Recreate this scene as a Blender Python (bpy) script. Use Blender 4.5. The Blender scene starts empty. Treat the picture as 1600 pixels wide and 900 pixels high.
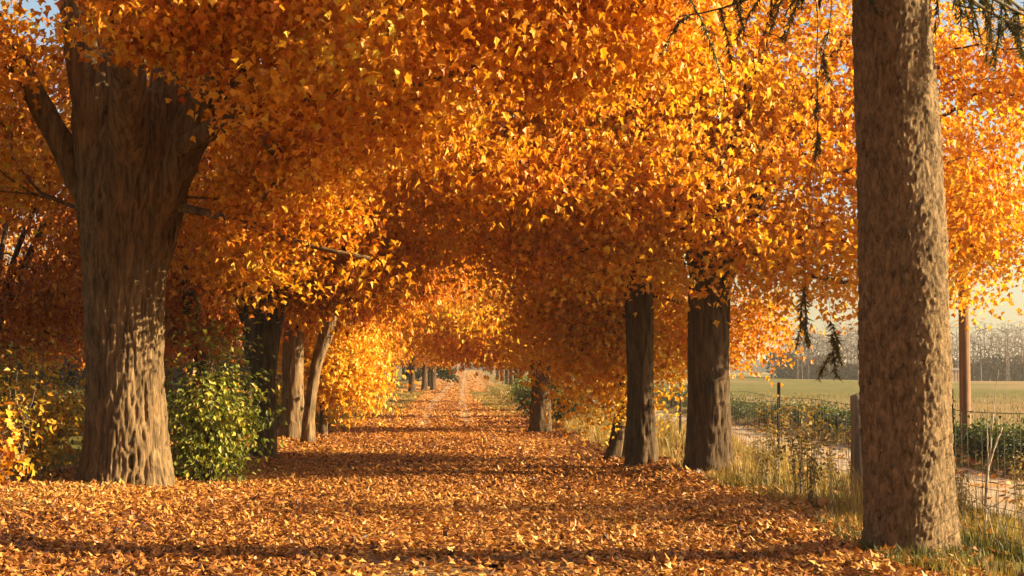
import bpy, math, random
import numpy as np
from mathutils import Vector, Matrix

R = math.radians
rng = np.random.default_rng(7)
random.seed(7)
scn = bpy.context.scene
col = scn.collection

# ------------------------------------------------------------------ camera
F_PX, CX, HY = 2222.2, 697.0, 577.0           # of the 1600 px wide photograph
cam_d = bpy.data.cameras.new('camera')
cam_d.lens, cam_d.sensor_width = 50, 36
cam_d.clip_start, cam_d.clip_end = 0.1, 6000
cam = bpy.data.objects.new('camera', cam_d)
col.objects.link(cam)
YAW, PITCH = math.atan((800 - CX) / F_PX), math.atan((HY - 450) / F_PX)
cam.location = (0, 0, 1.6)
cam.rotation_euler = (R(90) + PITCH, 0, -YAW)
scn.camera = cam

# ------------------------------------------------------------------ light
SUN_AZ, SUN_EL = R(97), R(18)
world = bpy.data.worlds.new('World')
scn.world = world
world.use_nodes = True
wn = world.node_tree
sky = wn.nodes.new('ShaderNodeTexSky')
sky.sky_type = 'NISHITA'
sky.sun_disc = False
sky.sun_elevation, sky.sun_rotation = SUN_EL, SUN_AZ
sky.air_density, sky.dust_density, sky.ozone_density = 1.0, 2.0, 0.0
bg = wn.nodes['Background']
wn.links.new(sky.outputs[0], bg.inputs[0])
bg.inputs[1].default_value = 0.05
sun_d = bpy.data.lights.new('sun', 'SUN')
sun_d.energy, sun_d.angle, sun_d.color = 5.0, R(0.55), (1.0, 0.80, 0.47)
sun = bpy.data.objects.new('sun', sun_d)
col.objects.link(sun)
S = Vector((math.sin(SUN_AZ) * math.cos(SUN_EL), math.cos(SUN_AZ) * math.cos(SUN_EL), math.sin(SUN_EL)))
sun.rotation_euler = S.to_track_quat('Z', 'Y').to_euler()
vs = scn.view_settings
vs.view_transform, vs.look, vs.exposure, vs.gamma = 'Standard', 'None', 2.05, 1.0
cy = scn.cycles
cy.max_bounces, cy.diffuse_bounces, cy.glossy_bounces, cy.transmission_bounces = 7, 4, 1, 4
cy.use_denoising = True
cy.use_adaptive_sampling, cy.adaptive_threshold = True, 0.02
cy.sample_clamp_indirect = 6

# ------------------------------------------------------------------ noise
def _hash(ix, iy, iz, seed):
    h = (ix * 374761393 + iy * 668265263 + iz * 2147483647 + seed * 1274126177) & 0xffffffff
    h = ((h ^ (h >> 13)) * 1274126177) & 0xffffffff
    h = (h ^ (h >> 16)) & 0xffffff
    return h / float(0xffffff) * 2 - 1

def vnoise(p, seed=0):
    p = np.asarray(p, float)
    i = np.floor(p).astype(np.int64)
    f = p - i
    f = f * f * (3 - 2 * f)
    x, y, z = i[:, 0], i[:, 1], i[:, 2]
    out = 0
    for dx in (0, 1):
        wx = f[:, 0] if dx else 1 - f[:, 0]
        for dy in (0, 1):
            wy = f[:, 1] if dy else 1 - f[:, 1]
            for dz in (0, 1):
                wz = f[:, 2] if dz else 1 - f[:, 2]
                out = out + wx * wy * wz * _hash(x + dx, y + dy, z + dz, seed)
    return out

def fbm(p, octs=3, seed=0):
    a, s, t = 1.0, 0.0, 0.0
    p = np.asarray(p, float)
    for k in range(octs):
        s = s + a * vnoise(p * (2.03 ** k), seed + k * 17)
        t += a
        a *= 0.5
    return s / t

def sstep(a, b, x):
    t = np.clip((np.asarray(x, float) - a) / (b - a), 0, 1)
    return t * t * (3 - 2 * t)

# ------------------------------------------------------------------ terrain
def lane_x(y):
    y = np.asarray(y, float)
    return 0.014 * np.clip(y - 62, 0, None)

def ground_z(x, y):
    x, y = np.asarray(x, float), np.asarray(y, float)
    u = x - lane_x(y)
    z = 0.10 * sstep(2.5, 3.3, u) - 0.20 * sstep(5.2, 5.8, u) + 0.12 * sstep(8.9, 9.7, u)
    z = z + 0.12 * sstep(-3.0, -4.2, u)
    z = z + 1.3 * sstep(95, 290, y) * (1 - sstep(25, 70, np.abs(x)))
    return z

# ------------------------------------------------------------------ mesh helpers
def mk_mesh(name, V, Fs, tone=None, smooth=False):
    """V (n,3); Fs one (m,k) array or a list of them"""
    if not isinstance(Fs, list):
        Fs = [Fs]
    me = bpy.data.meshes.new(name)
    V = np.ascontiguousarray(V, dtype=np.float32)
    me.vertices.add(len(V))
    me.vertices.foreach_set('co', V.ravel())
    loops = np.concatenate([f.ravel() for f in Fs]).astype(np.int32)
    starts, o = [], 0
    for f in Fs:
        starts.append(o + np.arange(len(f)) * f.shape[1])
        o += f.size
    starts = np.concatenate(starts).astype(np.int32)
    me.loops.add(len(loops))
    me.loops.foreach_set('vertex_index', loops)
    me.polygons.add(len(starts))
    me.polygons.foreach_set('loop_start', starts)
    me.polygons.foreach_set('use_smooth', np.full(len(starts), smooth))
    if tone is not None:
        a = me.attributes.new('tone', 'FLOAT', 'POINT')
        a.data.foreach_set('value', np.ascontiguousarray(tone, dtype=np.float32))
    me.update(calc_edges=True)
    return me

def obj(name, me, mat=None, parent=None, loc=None):
    o = bpy.data.objects.new(name, me)
    col.objects.link(o)
    if mat is not None:
        me.materials.append(mat)
    if parent is not None:
        o.parent = parent
    if loc is not None:
        o.location = loc
    return o

def thing(name, label, cat, loc, group=None):
    o = bpy.data.objects.new(name, None)
    o.empty_display_size = 0.3
    col.objects.link(o)
    o.location = loc
    o['label'], o['category'] = label, cat
    if group:
        o['group'] = group
    return o

def kind(o, k, label=None):
    o['kind'] = k
    if label:
        o['label'] = label
    return o

class Geo:
    """collects tubes and loose faces for one mesh"""
    def __init__(self):
        self.V, self.Q, self.T, self.n = [], [], [], 0
    def add(self, V, Q=None, T=None):
        self.V.append(V)
        if Q is not None and len(Q):
            self.Q.append(np.asarray(Q) + self.n)
        if T is not None and len(T):
            self.T.append(np.asarray(T) + self.n)
        self.n += len(V)
    def tube(self, P, r, sides, cap=True, disp=None):
        P, r = np.asarray(P, float), np.asarray(r, float)
        n = len(P)
        T = np.gradient(P, axis=0)
        T /= np.linalg.norm(T, axis=1, keepdims=True) + 1e-9
        a = np.array([1.0, 0, 0]) if abs(T[0][0]) < 0.8 else np.array([0, 1.0, 0])
        N = np.empty_like(P)
        for k in range(n):
            a = a - T[k] * (a @ T[k])
            a = a / (np.linalg.norm(a) + 1e-9)
            N[k] = a
        B = np.cross(T, N)
        th = np.linspace(0, 2 * math.pi, sides, endpoint=False)
        c, s = np.cos(th), np.sin(th)
        D = N[:, None] * c[None, :, None] + B[:, None] * s[None, :, None]
        rr = np.repeat(r[:, None], sides, 1)
        if disp is not None:
            rr = rr + disp(P, D, rr)
        V = (P[:, None] + D * rr[..., None]).reshape(-1, 3)
        i = np.arange(n - 1)[:, None] * sides
        j = np.arange(sides)[None]
        k = (j + 1) % sides
        Q = np.stack([i + j, i + k, i + sides + k, i + sides + j], -1).reshape(-1, 4)
        Tt = []
        if cap:
            V = np.vstack([V, P[-1] + T[-1] * r[-1] * 0.4])
            b = (n - 1) * sides
            e = len(V) - 1
            Tt = np.array([[b + q, b + (q + 1) % sides, e] for q in range(sides)])
        self.add(V, Q, Tt)
    def box(self, c, h):
        c, h = np.array(c, float), np.array(h, float)
        V = np.array([[x, y, z] for x in (-1, 1) for y in (-1, 1) for z in (-1, 1)]) * h + c
        self.add(V, [[0, 1, 3, 2], [4, 6, 7, 5], [0, 4, 5, 1], [2, 3, 7, 6], [0, 2, 6, 4], [1, 5, 7, 3]])
    def mesh(self, name, smooth=True, tone=None):
        Fs = []
        if self.Q: Fs.append(np.concatenate(self.Q))
        if self.T: Fs.append(np.concatenate(self.T))
        return mk_mesh(name, np.concatenate(self.V), Fs, tone, smooth)

# ------------------------------------------------------------------ materials
def new_mat(name):
    m = bpy.data.materials.new(name)
    m.use_nodes = True
    nt = m.node_tree
    return m, nt, nt.nodes['Principled BSDF'], nt.nodes['Material Output']

def ramp(nt, stops):
    r = nt.nodes.new('ShaderNodeValToRGB')
    e = r.color_ramp.elements
    while len(e) > 1:
        e.remove(e[-1])
    e[0].position, e[0].color = stops[0][0], (*stops[0][1], 1)
    for p, c in stops[1:]:
        k = e.new(p)
        k.color = (*c, 1)
    return r

def noise_node(nt, scale, detail=4, vec=None, rough=0.55, dist=0.0):
    n = nt.nodes.new('ShaderNodeTexNoise')
    n.inputs['Scale'].default_value = scale
    n.inputs['Detail'].default_value = detail
    n.inputs['Roughness'].default_value = rough
    n.inputs['Distortion'].default_value = dist
    if vec is not None:
        nt.links.new(vec, n.inputs['Vector'])
    return n

def leaf_mat(name, stops, trans=0.5, rough=0.5, tint=(1.0, 0.92, 0.55), spec=0.35):
    m, nt, bs, out = new_mat(name)
    at = nt.nodes.new('ShaderNodeAttribute')
    at.attribute_name = 'tone'
    rp = ramp(nt, stops)
    nt.links.new(at.outputs['Fac'], rp.inputs[0])
    # blotches within a leaf
    tc = nt.nodes.new('ShaderNodeTexCoord')
    nz = noise_node(nt, 14, 2, tc.outputs['Object'])
    mr = nt.nodes.new('ShaderNodeMapRange')
    mr.inputs['From Min'].default_value, mr.inputs['From Max'].default_value = 0.3, 0.7
    mr.inputs['To Min'].default_value, mr.inputs['To Max'].default_value = 0.6, 1.0
    nt.links.new(nz.outputs[0], mr.inputs[0])
    mul = nt.nodes.new('ShaderNodeVectorMath')
    mul.operation = 'SCALE'
    nt.links.new(rp.outputs[0], mul.inputs[0])
    nt.links.new(mr.outputs[0], mul.inputs['Scale'])
    nt.links.new(mul.outputs[0], bs.inputs['Base Color'])
    bs.inputs['Roughness'].default_value = rough
    bs.inputs['Specular IOR Level'].default_value = spec
    tr = nt.nodes.new('ShaderNodeBsdfTranslucent')
    tm = nt.nodes.new('ShaderNodeVectorMath')
    tm.operation = 'MULTIPLY'
    tm.inputs[1].default_value = tint
    nt.links.new(mul.outputs[0], tm.inputs[0])
    nt.links.new(tm.outputs[0], tr.inputs[0])
    mx = nt.nodes.new('ShaderNodeMixShader')
    mx.inputs[0].default_value = trans
    nt.links.new(bs.outputs[0], mx.inputs[1])
    nt.links.new(tr.outputs[0], mx.inputs[2])
    nt.links.new(mx.outputs[0], out.inputs[0])
    return m

ORANGE = [(0.0, (0.40, 0.10, 0.010)), (0.25, (0.70, 0.25, 0.015)), (0.55, (0.86, 0.40, 0.023)),
          (0.8, (0.88, 0.51, 0.035)), (1.0, (0.82, 0.64, 0.08))]
GOLD = [(0.0, (0.58, 0.18, 0.014)), (0.3, (0.84, 0.36, 0.020)), (0.65, (0.88, 0.50, 0.034)), (1.0, (0.85, 0.68, 0.10))]
RUSSET = [(0.0, (0.20, 0.04, 0.010)), (0.4, (0.48, 0.12, 0.014)), (0.75, (0.66, 0.22, 0.02)), (1.0, (0.75, 0.40, 0.04))]
GREEN = [(0.0, (0.06, 0.08, 0.012)), (0.4, (0.15, 0.18, 0.022)), (0.75, (0.32, 0.33, 0.04)), (1.0, (0.60, 0.48, 0.07))]
MIXED = [(0.0, (0.10, 0.10, 0.02)), (0.3, (0.30, 0.26, 0.03)), (0.55, (0.62, 0.42, 0.05)), (0.8, (0.70, 0.28, 0.02)), (1.0, (0.78, 0.55, 0.07))]
LITTER = [(0.0, (0.08, 0.03, 0.012)), (0.25, (0.34, 0.12, 0.028)), (0.55, (0.60, 0.25, 0.052)), (0.82, (0.72, 0.36, 0.085)), (1.0, (0.74, 0.48, 0.15))]
GRASSC = [(0.0, (0.06, 0.07, 0.015)), (0.3, (0.15, 0.14, 0.025)), (0.55, (0.32, 0.21, 0.055)), (1.0, (0.50, 0.34, 0.12))]
HEDGEC = [(0.0, (0.025, 0.04, 0.010)), (0.6, (0.07, 0.10, 0.02)), (1.0, (0.22, 0.22, 0.04))]
M_ORANGE = leaf_mat('orange_leaves', ORANGE)
M_GOLD = leaf_mat('golden_leaves', GOLD)
M_RUSSET = leaf_mat('russet_leaves', RUSSET)
M_GREEN = leaf_mat('green_leaves', GREEN, 0.35, tint=(0.9, 1.0, 0.4))
M_MIXED = leaf_mat('mixed_leaves', MIXED, 0.45)
M_LITTER = leaf_mat('fallen_leaves', LITTER, 0.2, 0.5, spec=0.4)
M_GRASS = leaf_mat('dry_grass', GRASSC, 0.4, 0.6, tint=(1, 0.95, 0.5))
M_HEDGE = leaf_mat('hedge_leaves', HEDGEC, 0.3, 0.55, tint=(0.9, 1.0, 0.4))
M_NEEDLE = leaf_mat('spruce_needles', [(0.0, (0.025, 0.034, 0.009)), (0.6, (0.085, 0.09, 0.02)), (1.0, (0.24, 0.17, 0.045))], 0.3, 0.5)

def bark_mat(name, dark, light, sxy=9.0, sz=1.6, bump=0.6, lichen=None):
    m, nt, bs, out = new_mat(name)
    tc = nt.nodes.new('ShaderNodeTexCoord')
    mp = nt.nodes.new('ShaderNodeMapping')
    mp.inputs['Scale'].default_value = (sxy, sxy, sz)
    nt.links.new(tc.outputs['Object'], mp.inputs[0])
    n1 = noise_node(nt, 1.0, 8, mp.outputs[0], 0.65, 0.6)
    n2 = noise_node(nt, 3.2, 5, tc.outputs['Object'], 0.6)
    rp = ramp(nt, [(0.3, dark), (0.62, light), (0.8, tuple(min(1, c * 1.3) for c in light))])
    nt.links.new(n1.outputs[0], rp.inputs[0])
    mix = nt.nodes.new('ShaderNodeMix')
    mix.data_type = 'RGBA'
    mix.blend_type = 'MULTIPLY'
    mix.inputs[0].default_value = 0.55
    r2 = ramp(nt, [(0.3, (0.5, 0.45, 0.4)), (0.65, (1.0, 1.0, 1.0))] if lichen is None else [(0.3, (0.55, 0.5, 0.4)), (0.5, (1, 1, 1)), (0.7, lichen)])
    nt.links.new(n2.outputs[0], r2.inputs[0])
    nt.links.new(rp.outputs[0], mix.inputs[6])
    nt.links.new(r2.outputs[0], mix.inputs[7])
    nt.links.new(mix.outputs[2], bs.inputs['Base Color'])
    bs.inputs['Roughness'].default_value = 0.9
    bs.inputs['Specular IOR Level'].default_value = 0.15
    bp = nt.nodes.new('ShaderNodeBump')
    bp.inputs['Strength'].default_value = bump
    bp.inputs['Distance'].default_value = 0.03
    nt.links.new(n1.outputs[0], bp.inputs['Height'])
    n3 = noise_node(nt, 3.4, 6, mp.outputs[0], 0.7, 0.3)
    b2 = nt.nodes.new('ShaderNodeBump')
    b2.inputs['Strength'].default_value = bump
    b2.inputs['Distance'].default_value = 0.02
    nt.links.new(n3.outputs[0], b2.inputs['Height'])
    nt.links.new(bp.outputs[0], b2.inputs['Normal'])
    nt.links.new(b2.outputs[0], bs.inputs['Normal'])
    return m

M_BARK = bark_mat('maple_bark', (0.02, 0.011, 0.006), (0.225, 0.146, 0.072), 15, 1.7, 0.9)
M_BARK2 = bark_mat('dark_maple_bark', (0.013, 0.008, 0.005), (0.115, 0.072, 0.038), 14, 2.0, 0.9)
M_SPRUCE = bark_mat('spruce_bark', (0.032, 0.018, 0.009), (0.28, 0.186, 0.098), 26, 10, 1.0, (1.25, 1.15, 1.0))
M_TWIG = bark_mat('twig_bark', (0.06, 0.045, 0.035), (0.16, 0.12, 0.09), 20, 8, 0.2)
M_GREYTWIG = bark_mat('grey_twigs', (0.10, 0.075, 0.07), (0.20, 0.15, 0.135), 3, 1, 0.1)
M_SAPLING = bark_mat('pale_sapling_bark', (0.22, 0.17, 0.12), (0.46, 0.38, 0.28), 30, 10, 0.3)
M_POST = bark_mat('weathered_post_wood', (0.10, 0.08, 0.06), (0.30, 0.24, 0.17), 26, 1.2, 0.7)
M_POLE = bark_mat('utility_pole_wood', (0.09, 0.05, 0.03), (0.26, 0.15, 0.085), 20, 0.6, 0.4)

def plain_mat(name, c, rough=0.6, metal=0.0):
    m, nt, bs, out = new_mat(name)
    tc = nt.nodes.new('ShaderNodeTexCoord')
    n = noise_node(nt, 18, 5, tc.outputs['Object'])
    rp = ramp(nt, [(0.3, tuple(v * 0.6 for v in c)), (0.7, tuple(min(1, v * 1.25) for v in c))])
    nt.links.new(n.outputs[0], rp.inputs[0])
    nt.links.new(rp.outputs[0], bs.inputs['Base Color'])
    bs.inputs['Roughness'].default_value = rough
    bs.inputs['Metallic'].default_value = metal
    return m

M_STEEL = plain_mat('rusty_steel', (0.055, 0.045, 0.035), 0.7, 0.3)
M_WIRE = plain_mat('fence_wire', (0.09, 0.075, 0.06), 0.6, 0.4)

def ground_mat(name, stops, scale, fine, bump, stops2=None, scale2=0.08, mixrange=(0.42, 0.58)):
    m, nt, bs, out = new_mat(name)
    tc = nt.nodes.new('ShaderNodeTexCoord')
    n1 = noise_node(nt, scale, 6, tc.outputs['Object'], 0.65)
    rp = ramp(nt, stops)
    nt.links.new(n1.outputs[0], rp.inputs[0])
    c = rp.outputs[0]
    if stops2:
        n2 = noise_node(nt, scale * 1.3, 6, tc.outputs['Object'], 0.65)
        r2 = ramp(nt, stops2)
        nt.links.new(n2.outputs[0], r2.inputs[0])
        n3 = noise_node(nt, scale2, 4, tc.outputs['Object'])
        mr = nt.nodes.new('ShaderNodeMapRange')
        mr.inputs['From Min'].default_value, mr.inputs['From Max'].default_value = mixrange
        nt.links.new(n3.outputs[0], mr.inputs[0])
        mx = nt.nodes.new('ShaderNodeMix')
        mx.data_type = 'RGBA'
        nt.links.new(mr.outputs[0], mx.inputs[0])
        nt.links.new(c, mx.inputs[6])
        nt.links.new(r2.outputs[0], mx.inputs[7])
        c = mx.outputs[2]
    nt.links.new(c, bs.inputs['Base Color'])
    bs.inputs['Roughness'].default_value = 0.95
    bs.inputs['Specular IOR Level'].default_value = 0.1
    nb = noise_node(nt, fine, 5, tc.outputs['Object'], 0.7)
    bp = nt.nodes.new('ShaderNodeBump')
    bp.inputs['Strength'].default_value = bump
    bp.inputs['Distance'].default_value = 0.06
    nt.links.new(nb.outputs[0], bp.inputs['Height'])
    nt.links.new(bp.outputs[0], bs.inputs['Normal'])
    return m

M_FIELD = ground_mat('field_turf', [(0.3, (0.07, 0.07, 0.015)), (0.5, (0.125, 0.11, 0.024)), (0.7, (0.20, 0.145, 0.04))], 0.9, 6, 0.8,
                     [(0.3, (0.19, 0.12, 0.05)), (0.7, (0.30, 0.185, 0.08))], 0.018, (0.46, 0.56))
M_LANE = ground_mat('leaf_strewn_lane', [(0.3, (0.15, 0.065, 0.022)), (0.45, (0.34, 0.155, 0.045)), (0.6, (0.52, 0.25, 0.065)), (0.75, (0.60, 0.36, 0.12))], 5.5, 14, 1.0,
                    [(0.3, (0.16, 0.10, 0.055)), (0.7, (0.34, 0.23, 0.13))], 0.45, (0.56, 0.72))
M_RUT = ground_mat('wheel_track', [(0.3, (0.22, 0.15, 0.10)), (0.7, (0.42, 0.31, 0.21))], 6, 20, 0.7,
                   [(0.3, (0.36, 0.17, 0.05)), (0.7, (0.55, 0.28, 0.08))], 0.6, (0.44, 0.58))
M_ROAD = ground_mat('gravel', [(0.3, (0.30, 0.22, 0.145)), (0.7, (0.47, 0.36, 0.25))], 2.2, 30, 0.5,
                    [(0.3, (0.42, 0.19, 0.05)), (0.7, (0.55, 0.27, 0.07))], 0.35, (0.58, 0.68))

M_PATCH = ground_mat('trodden_gravel', [(0.3, (0.16, 0.10, 0.055)), (0.7, (0.36, 0.25, 0.15))], 9, 40, 0.9,
                     [(0.3, (0.24, 0.10, 0.03)), (0.7, (0.46, 0.2, 0.05))], 1.2, (0.46, 0.6))

# ------------------------------------------------------------------ the ground
ys = np.concatenate([np.arange(-30, 0, 3), np.arange(0, 70, 0.7), 70 * np.geomspace(1, 45, 70)])
xs_r = np.concatenate([np.arange(0, 12, 0.3), 12 * np.geomspace(1, 200, 46)])
xs = np.concatenate([-xs_r[:0:-1], xs_r])

def sheet(name, xcoords, ycoords, mat, dz, follow=False, ragged=0):
    X, Y = np.meshgrid(xcoords, ycoords)
    XX = X + (lane_x(Y) if follow else 0)
    Z = ground_z(XX, Y) + dz
    if not follow:
        # soft lumps away from lane and road
        w = sstep(10.5, 16, np.abs(X)) * (1 - sstep(150, 300, np.hypot(X, Y)))
        Z = Z + w * 0.12 * fbm(np.stack([X.ravel() * .15, Y.ravel() * .15, X.ravel() * 0], 1), 3).reshape(X.shape)
    if ragged:
        k = np.stack([X.ravel() * 5, Y.ravel() * 1.3, 0 * X.ravel()], 1)
        XX = XX + ragged * vnoise(k, 15).reshape(X.shape)
    V = np.stack([XX, Y, Z], -1).reshape(-1, 3)
    n, m = X.shape
    i = np.arange(n - 1)[:, None] * m
    j = np.arange(m - 1)[None]
    Q = np.stack([i + j, i + j + 1, i + m + j + 1, i + m + j], -1).reshape(-1, 4)
    return kind(obj(name, mk_mesh(name, V, Q, None, True), mat), 'structure')

sheet('field', xs, ys, M_FIELD, 0.0)
yl = ys[(ys >= -30) & (ys < 330)]
sheet('lane', np.arange(-3.9, 3.6, 0.15), yl, M_LANE, 0.02, True)
yr = yl[yl > 38]
for cx0 in (-0.66, 0.66):
    sheet('wheel_track', np.linspace(cx0 - 0.22, cx0 + 0.22, 6), yr, M_RUT, 0.034, True, .14)
sheet('gravel_patch', np.arange(-2.2, 1.8, .1), np.arange(8.5, 13.0, .1), M_PATCH, 0.028, True, .35)
sheet('gravel_road', np.arange(5.95, 8.7, 0.15), yl, M_ROAD, 0.02, True, .25)

# ------------------------------------------------------------------ leaves
def maple_template():
    half = [(0.0, 0.0), (0.40, -0.04), (0.27, 0.25), (0.55, 0.52), (0.22, 0.58), (0.0, 1.0)]
    # monotonic in angle about the leaf base
    half = [(0.0, 0.0), (0.46, 0.12), (0.33, 0.32), (0.50, 0.64), (0.25, 0.66), (0.0, 1.0)]
    P = [(x, y, 0.30 * x - 0.22 * y * y) for x, y in half]
    L = [(-x, y, 0.24 * x - 0.22 * y * y) for x, y in half[1:5]]
    V = np.array(P + L)
    T = [[0, 1, 2], [0, 2, 3], [0, 3, 4], [0, 4, 5], [0, 7, 6], [0, 8, 7], [0, 9, 8], [0, 5, 9]]
    return V, np.array(T)

def oval_template():
    V = np.array([(0, 0, 0), (0.30, 0.42, 0.10), (0.0, 1.0, -0.15), (-0.30, 0.42, 0.08)], float)
    return V, np.array([[0, 1, 2], [0, 2, 3]])

def kite_template():
    V = np.array([(0, 0, 0), (0.48, 0.30, 0.12), (0.30, 0.62, 0.06), (0.0, 1.0, -0.15), (-0.34, 0.66, 0.08), (-0.46, 0.26, 0.10)], float)
    return V, np.array([[0, 1, 2], [0, 2, 3], [0, 3, 4], [0, 4, 5]])

def lobed_template():
    V = np.array([(0, 0, 0), (0.50, 0.40, 0.13), (0.22, 0.56, 0.02), (0.0, 1.0, -0.20), (-0.24, 0.54, 0.01), (-0.48, 0.36, 0.10)], float)
    return V, np.array([[0, 1, 2], [0, 2, 3], [0, 3, 4], [0, 4, 5]])

MAPLE, OVAL, KITE, LOBED = maple_template(), oval_template(), kite_template(), lobed_template()

def unit(a):
    return a / (np.linalg.norm(a, axis=-1, keepdims=True) + 1e-9)

def frames(n, out_dir, up=0.22, outw=0.5, rnd=0.8, droop=1.1):
    """normals and tip directions of n leaves"""
    N = unit(np.array([0, 0, up]) + outw * out_dir + rnd * unit(rng.normal(size=(n, 3))))
    D = np.array([0, 0, -droop]) + 0.5 * out_dir + 0.7 * unit(rng.normal(size=(n, 3)))
    D = unit(D - N * (D * N).sum(1, keepdims=True))
    return N, D, np.cross(D, N)

def leaf_geo(pos, N, D, Sd, size, tmpl):
    tv, tt = tmpl
    k = len(tv)
    V = pos[:, None] + size[:, None, None] * (Sd[:, None] * tv[None, :, 0:1] + D[:, None] * tv[None, :, 1:2] + N[:, None] * tv[None, :, 2:3])
    T = tt[None] + (np.arange(len(pos)) * k)[:, None, None]
    return V.reshape(-1, 3), T.reshape(-1, 3), k

def leaf_mesh(name, pos, N, D, Sd, size, tone, tmpl):
    V, T, k = leaf_geo(pos, N, D, Sd, size, tmpl)
    return mk_mesh(name, V, T, np.repeat(tone, k))

_single = {}
def single_leaf(tone, mat, tmpl=MAPLE):
    b = int(np.clip(tone * 8, 0, 7))
    key = (b, mat.name)
    if key not in _single:
        me = mk_mesh('leaf', tmpl[0], tmpl[1], np.full(len(tmpl[0]), (b + 0.5) / 8))
        me.materials.append(mat)
        _single[key] = me
    return _single[key]

def place_leaf(name, mesh, pos, N, D, Sd, size, parent=None):
    o = bpy.data.objects.new(name, mesh)
    col.objects.link(o)
    if parent:
        o.parent = parent
    M = Matrix(((Sd[0] * size, D[0] * size, N[0] * size, pos[0]), (Sd[1] * size, D[1] * size, N[1] * size, pos[1]),
                (Sd[2] * size, D[2] * size, N[2] * size, pos[2]), (0, 0, 0, 1)))
    o.matrix_basis = M
    return o

CAMP = np.array([0, 0, 1.6])
def project(P):
    d = P - CAMP
    c, s = math.cos(YAW), math.sin(YAW)
    x = d[:, 0] * c - d[:, 1] * s
    y = d[:, 0] * s + d[:, 1] * c
    yy = y * math.cos(PITCH) + d[:, 2] * math.sin(PITCH)
    zz = -y * math.sin(PITCH) + d[:, 2] * math.cos(PITCH)
    return 800 + F_PX * x / yy, 450 - F_PX * zz / yy, yy

# ------------------------------------------------------------------ trees
def bark_disp(amp, ridge, kxy, kz, seed):
    def f(P, D, rr):
        n, s = rr.shape
        Q = D * np.maximum(rr, 0.05)[..., None]
        p = np.stack([Q[..., 0] * kxy, Q[..., 1] * kxy, np.repeat(P[:, 2:3], s, 1) * kz], -1).reshape(-1, 3)
        warp = 0.6 * fbm(p * 0.5, 2, seed + 5)
        p = p + warp[:, None]
        rid = 1 - np.abs(vnoise(p, seed)) * 2.0
        rid2 = 1 - np.abs(vnoise(p * np.array([2.1, 2.1, 1.6]), seed + 9)) * 2
        low = fbm(p * np.array([.12, .12, .25]), 2, seed + 3)
        h = amp * (ridge * (0.7 * rid + 0.35 * rid2) + 0.25 * vnoise(p * 4, seed + 21)) + 0.9 * amp * low
        return (h * np.clip(rr.ravel() / 0.2, 0.15, 1)).reshape(n, s)
    return f

def plate_disp(amp, kxy, kz, seed):
    """flaky bark: uneven plates parted by narrow cracks"""
    def f(P, D, rr):
        n, s = rr.shape
        Q = D * rr[..., None]
        p = np.stack([Q[..., 0] * kxy, Q[..., 1] * kxy, np.repeat(P[:, 2:3], s, 1) * kz], -1).reshape(-1, 3)
        p = p + .35 * np.stack([vnoise(p * .9, seed + 1), vnoise(p * .9, seed + 2), vnoise(p * .9, seed + 3)], 1)
        i = np.floor(p).astype(np.int64)
        f1, f2, cell = np.full(len(p), 9.0), np.full(len(p), 9.0), np.zeros(len(p))
        for dx in (-1, 0, 1):
            for dy in (-1, 0, 1):
                for dz in (-1, 0, 1):
                    c = i + np.array([dx, dy, dz])
                    h = [_hash(c[:, 0], c[:, 1], c[:, 2], seed + q) for q in (11, 12, 13)]
                    d = np.sqrt(sum((c[:, q] + .5 + .45 * h[q] - p[:, q]) ** 2 for q in range(3)))
                    near = d < f1
                    f2 = np.where(near, f1, np.minimum(f2, d))
                    f1 = np.where(near, d, f1)
                    cell = np.where(near, h[0], cell)
        low = fbm(p * .13, 2, seed + 31)
        h = amp * (sstep(.02, .30, f2 - f1) * (.75 + .5 * cell) + .25 * vnoise(p * 3.1, seed + 41)) + amp * low
        return h.reshape(n, s)
    return f

def resample(P, r, step):
    P, r = np.asarray(P, float), np.asarray(r, float)
    L = np.concatenate([[0], np.cumsum(np.linalg.norm(np.diff(P, axis=0), axis=1))])
    n = max(3, int(L[-1] / step) + 1)
    t = np.linspace(0, L[-1], n)
    out = np.stack([np.interp(t, L, P[:, k]) for k in range(3)], 1)
    w = max(1, int(0.25 / step))
    if n > 2 * w + 2:                                     # smooth the corners, keep the ends
        ker = np.ones(2 * w + 1) / (2 * w + 1)
        sm = np.stack([np.convolve(np.pad(out[:, k], w, mode='edge'), ker, 'valid') for k in range(3)], 1)
        e = np.clip(np.minimum(np.arange(n), n - 1 - np.arange(n)) / w, 0, 1)[:, None]
        out = out * (1 - e) + sm * e
    return out, np.interp(t, L, r)

def trunk_mesh(pts, rad, sides, step, flare=0.35, flare_h=0.4, disp=None, lobes=5, seed=1, name='trunk', fine_to=None):
    P, r = resample(pts, rad, step)
    if fine_to:
        k = (P[:, 2] < fine_to) | (np.arange(len(P)) % 8 == 0) | (np.arange(len(P)) == len(P) - 1)
        P, r = P[k], r[k]
    ph = seed * 1.7
    def d(P_, D, rr):
        th = np.arctan2(D[..., 1], D[..., 0])
        h = (P_[:, 2] - P_[0, 2])[:, None]
        fl = flare * rr * np.exp(-h / flare_h) * (0.75 + 0.45 * np.cos(lobes * th + ph) + 0.25 * np.cos(2 * th + ph * 2))
        lump = rr * 0.06 * np.sin(2 * th + h * 0.9 + ph) + rr * 0.04 * np.cos(3 * th - h * 1.7)
        return fl + lump + (disp(P_, D, rr) if disp else 0)
    g = Geo()
    g.tube(P, r, sides, True, d)
    return g.mesh(name)

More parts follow.
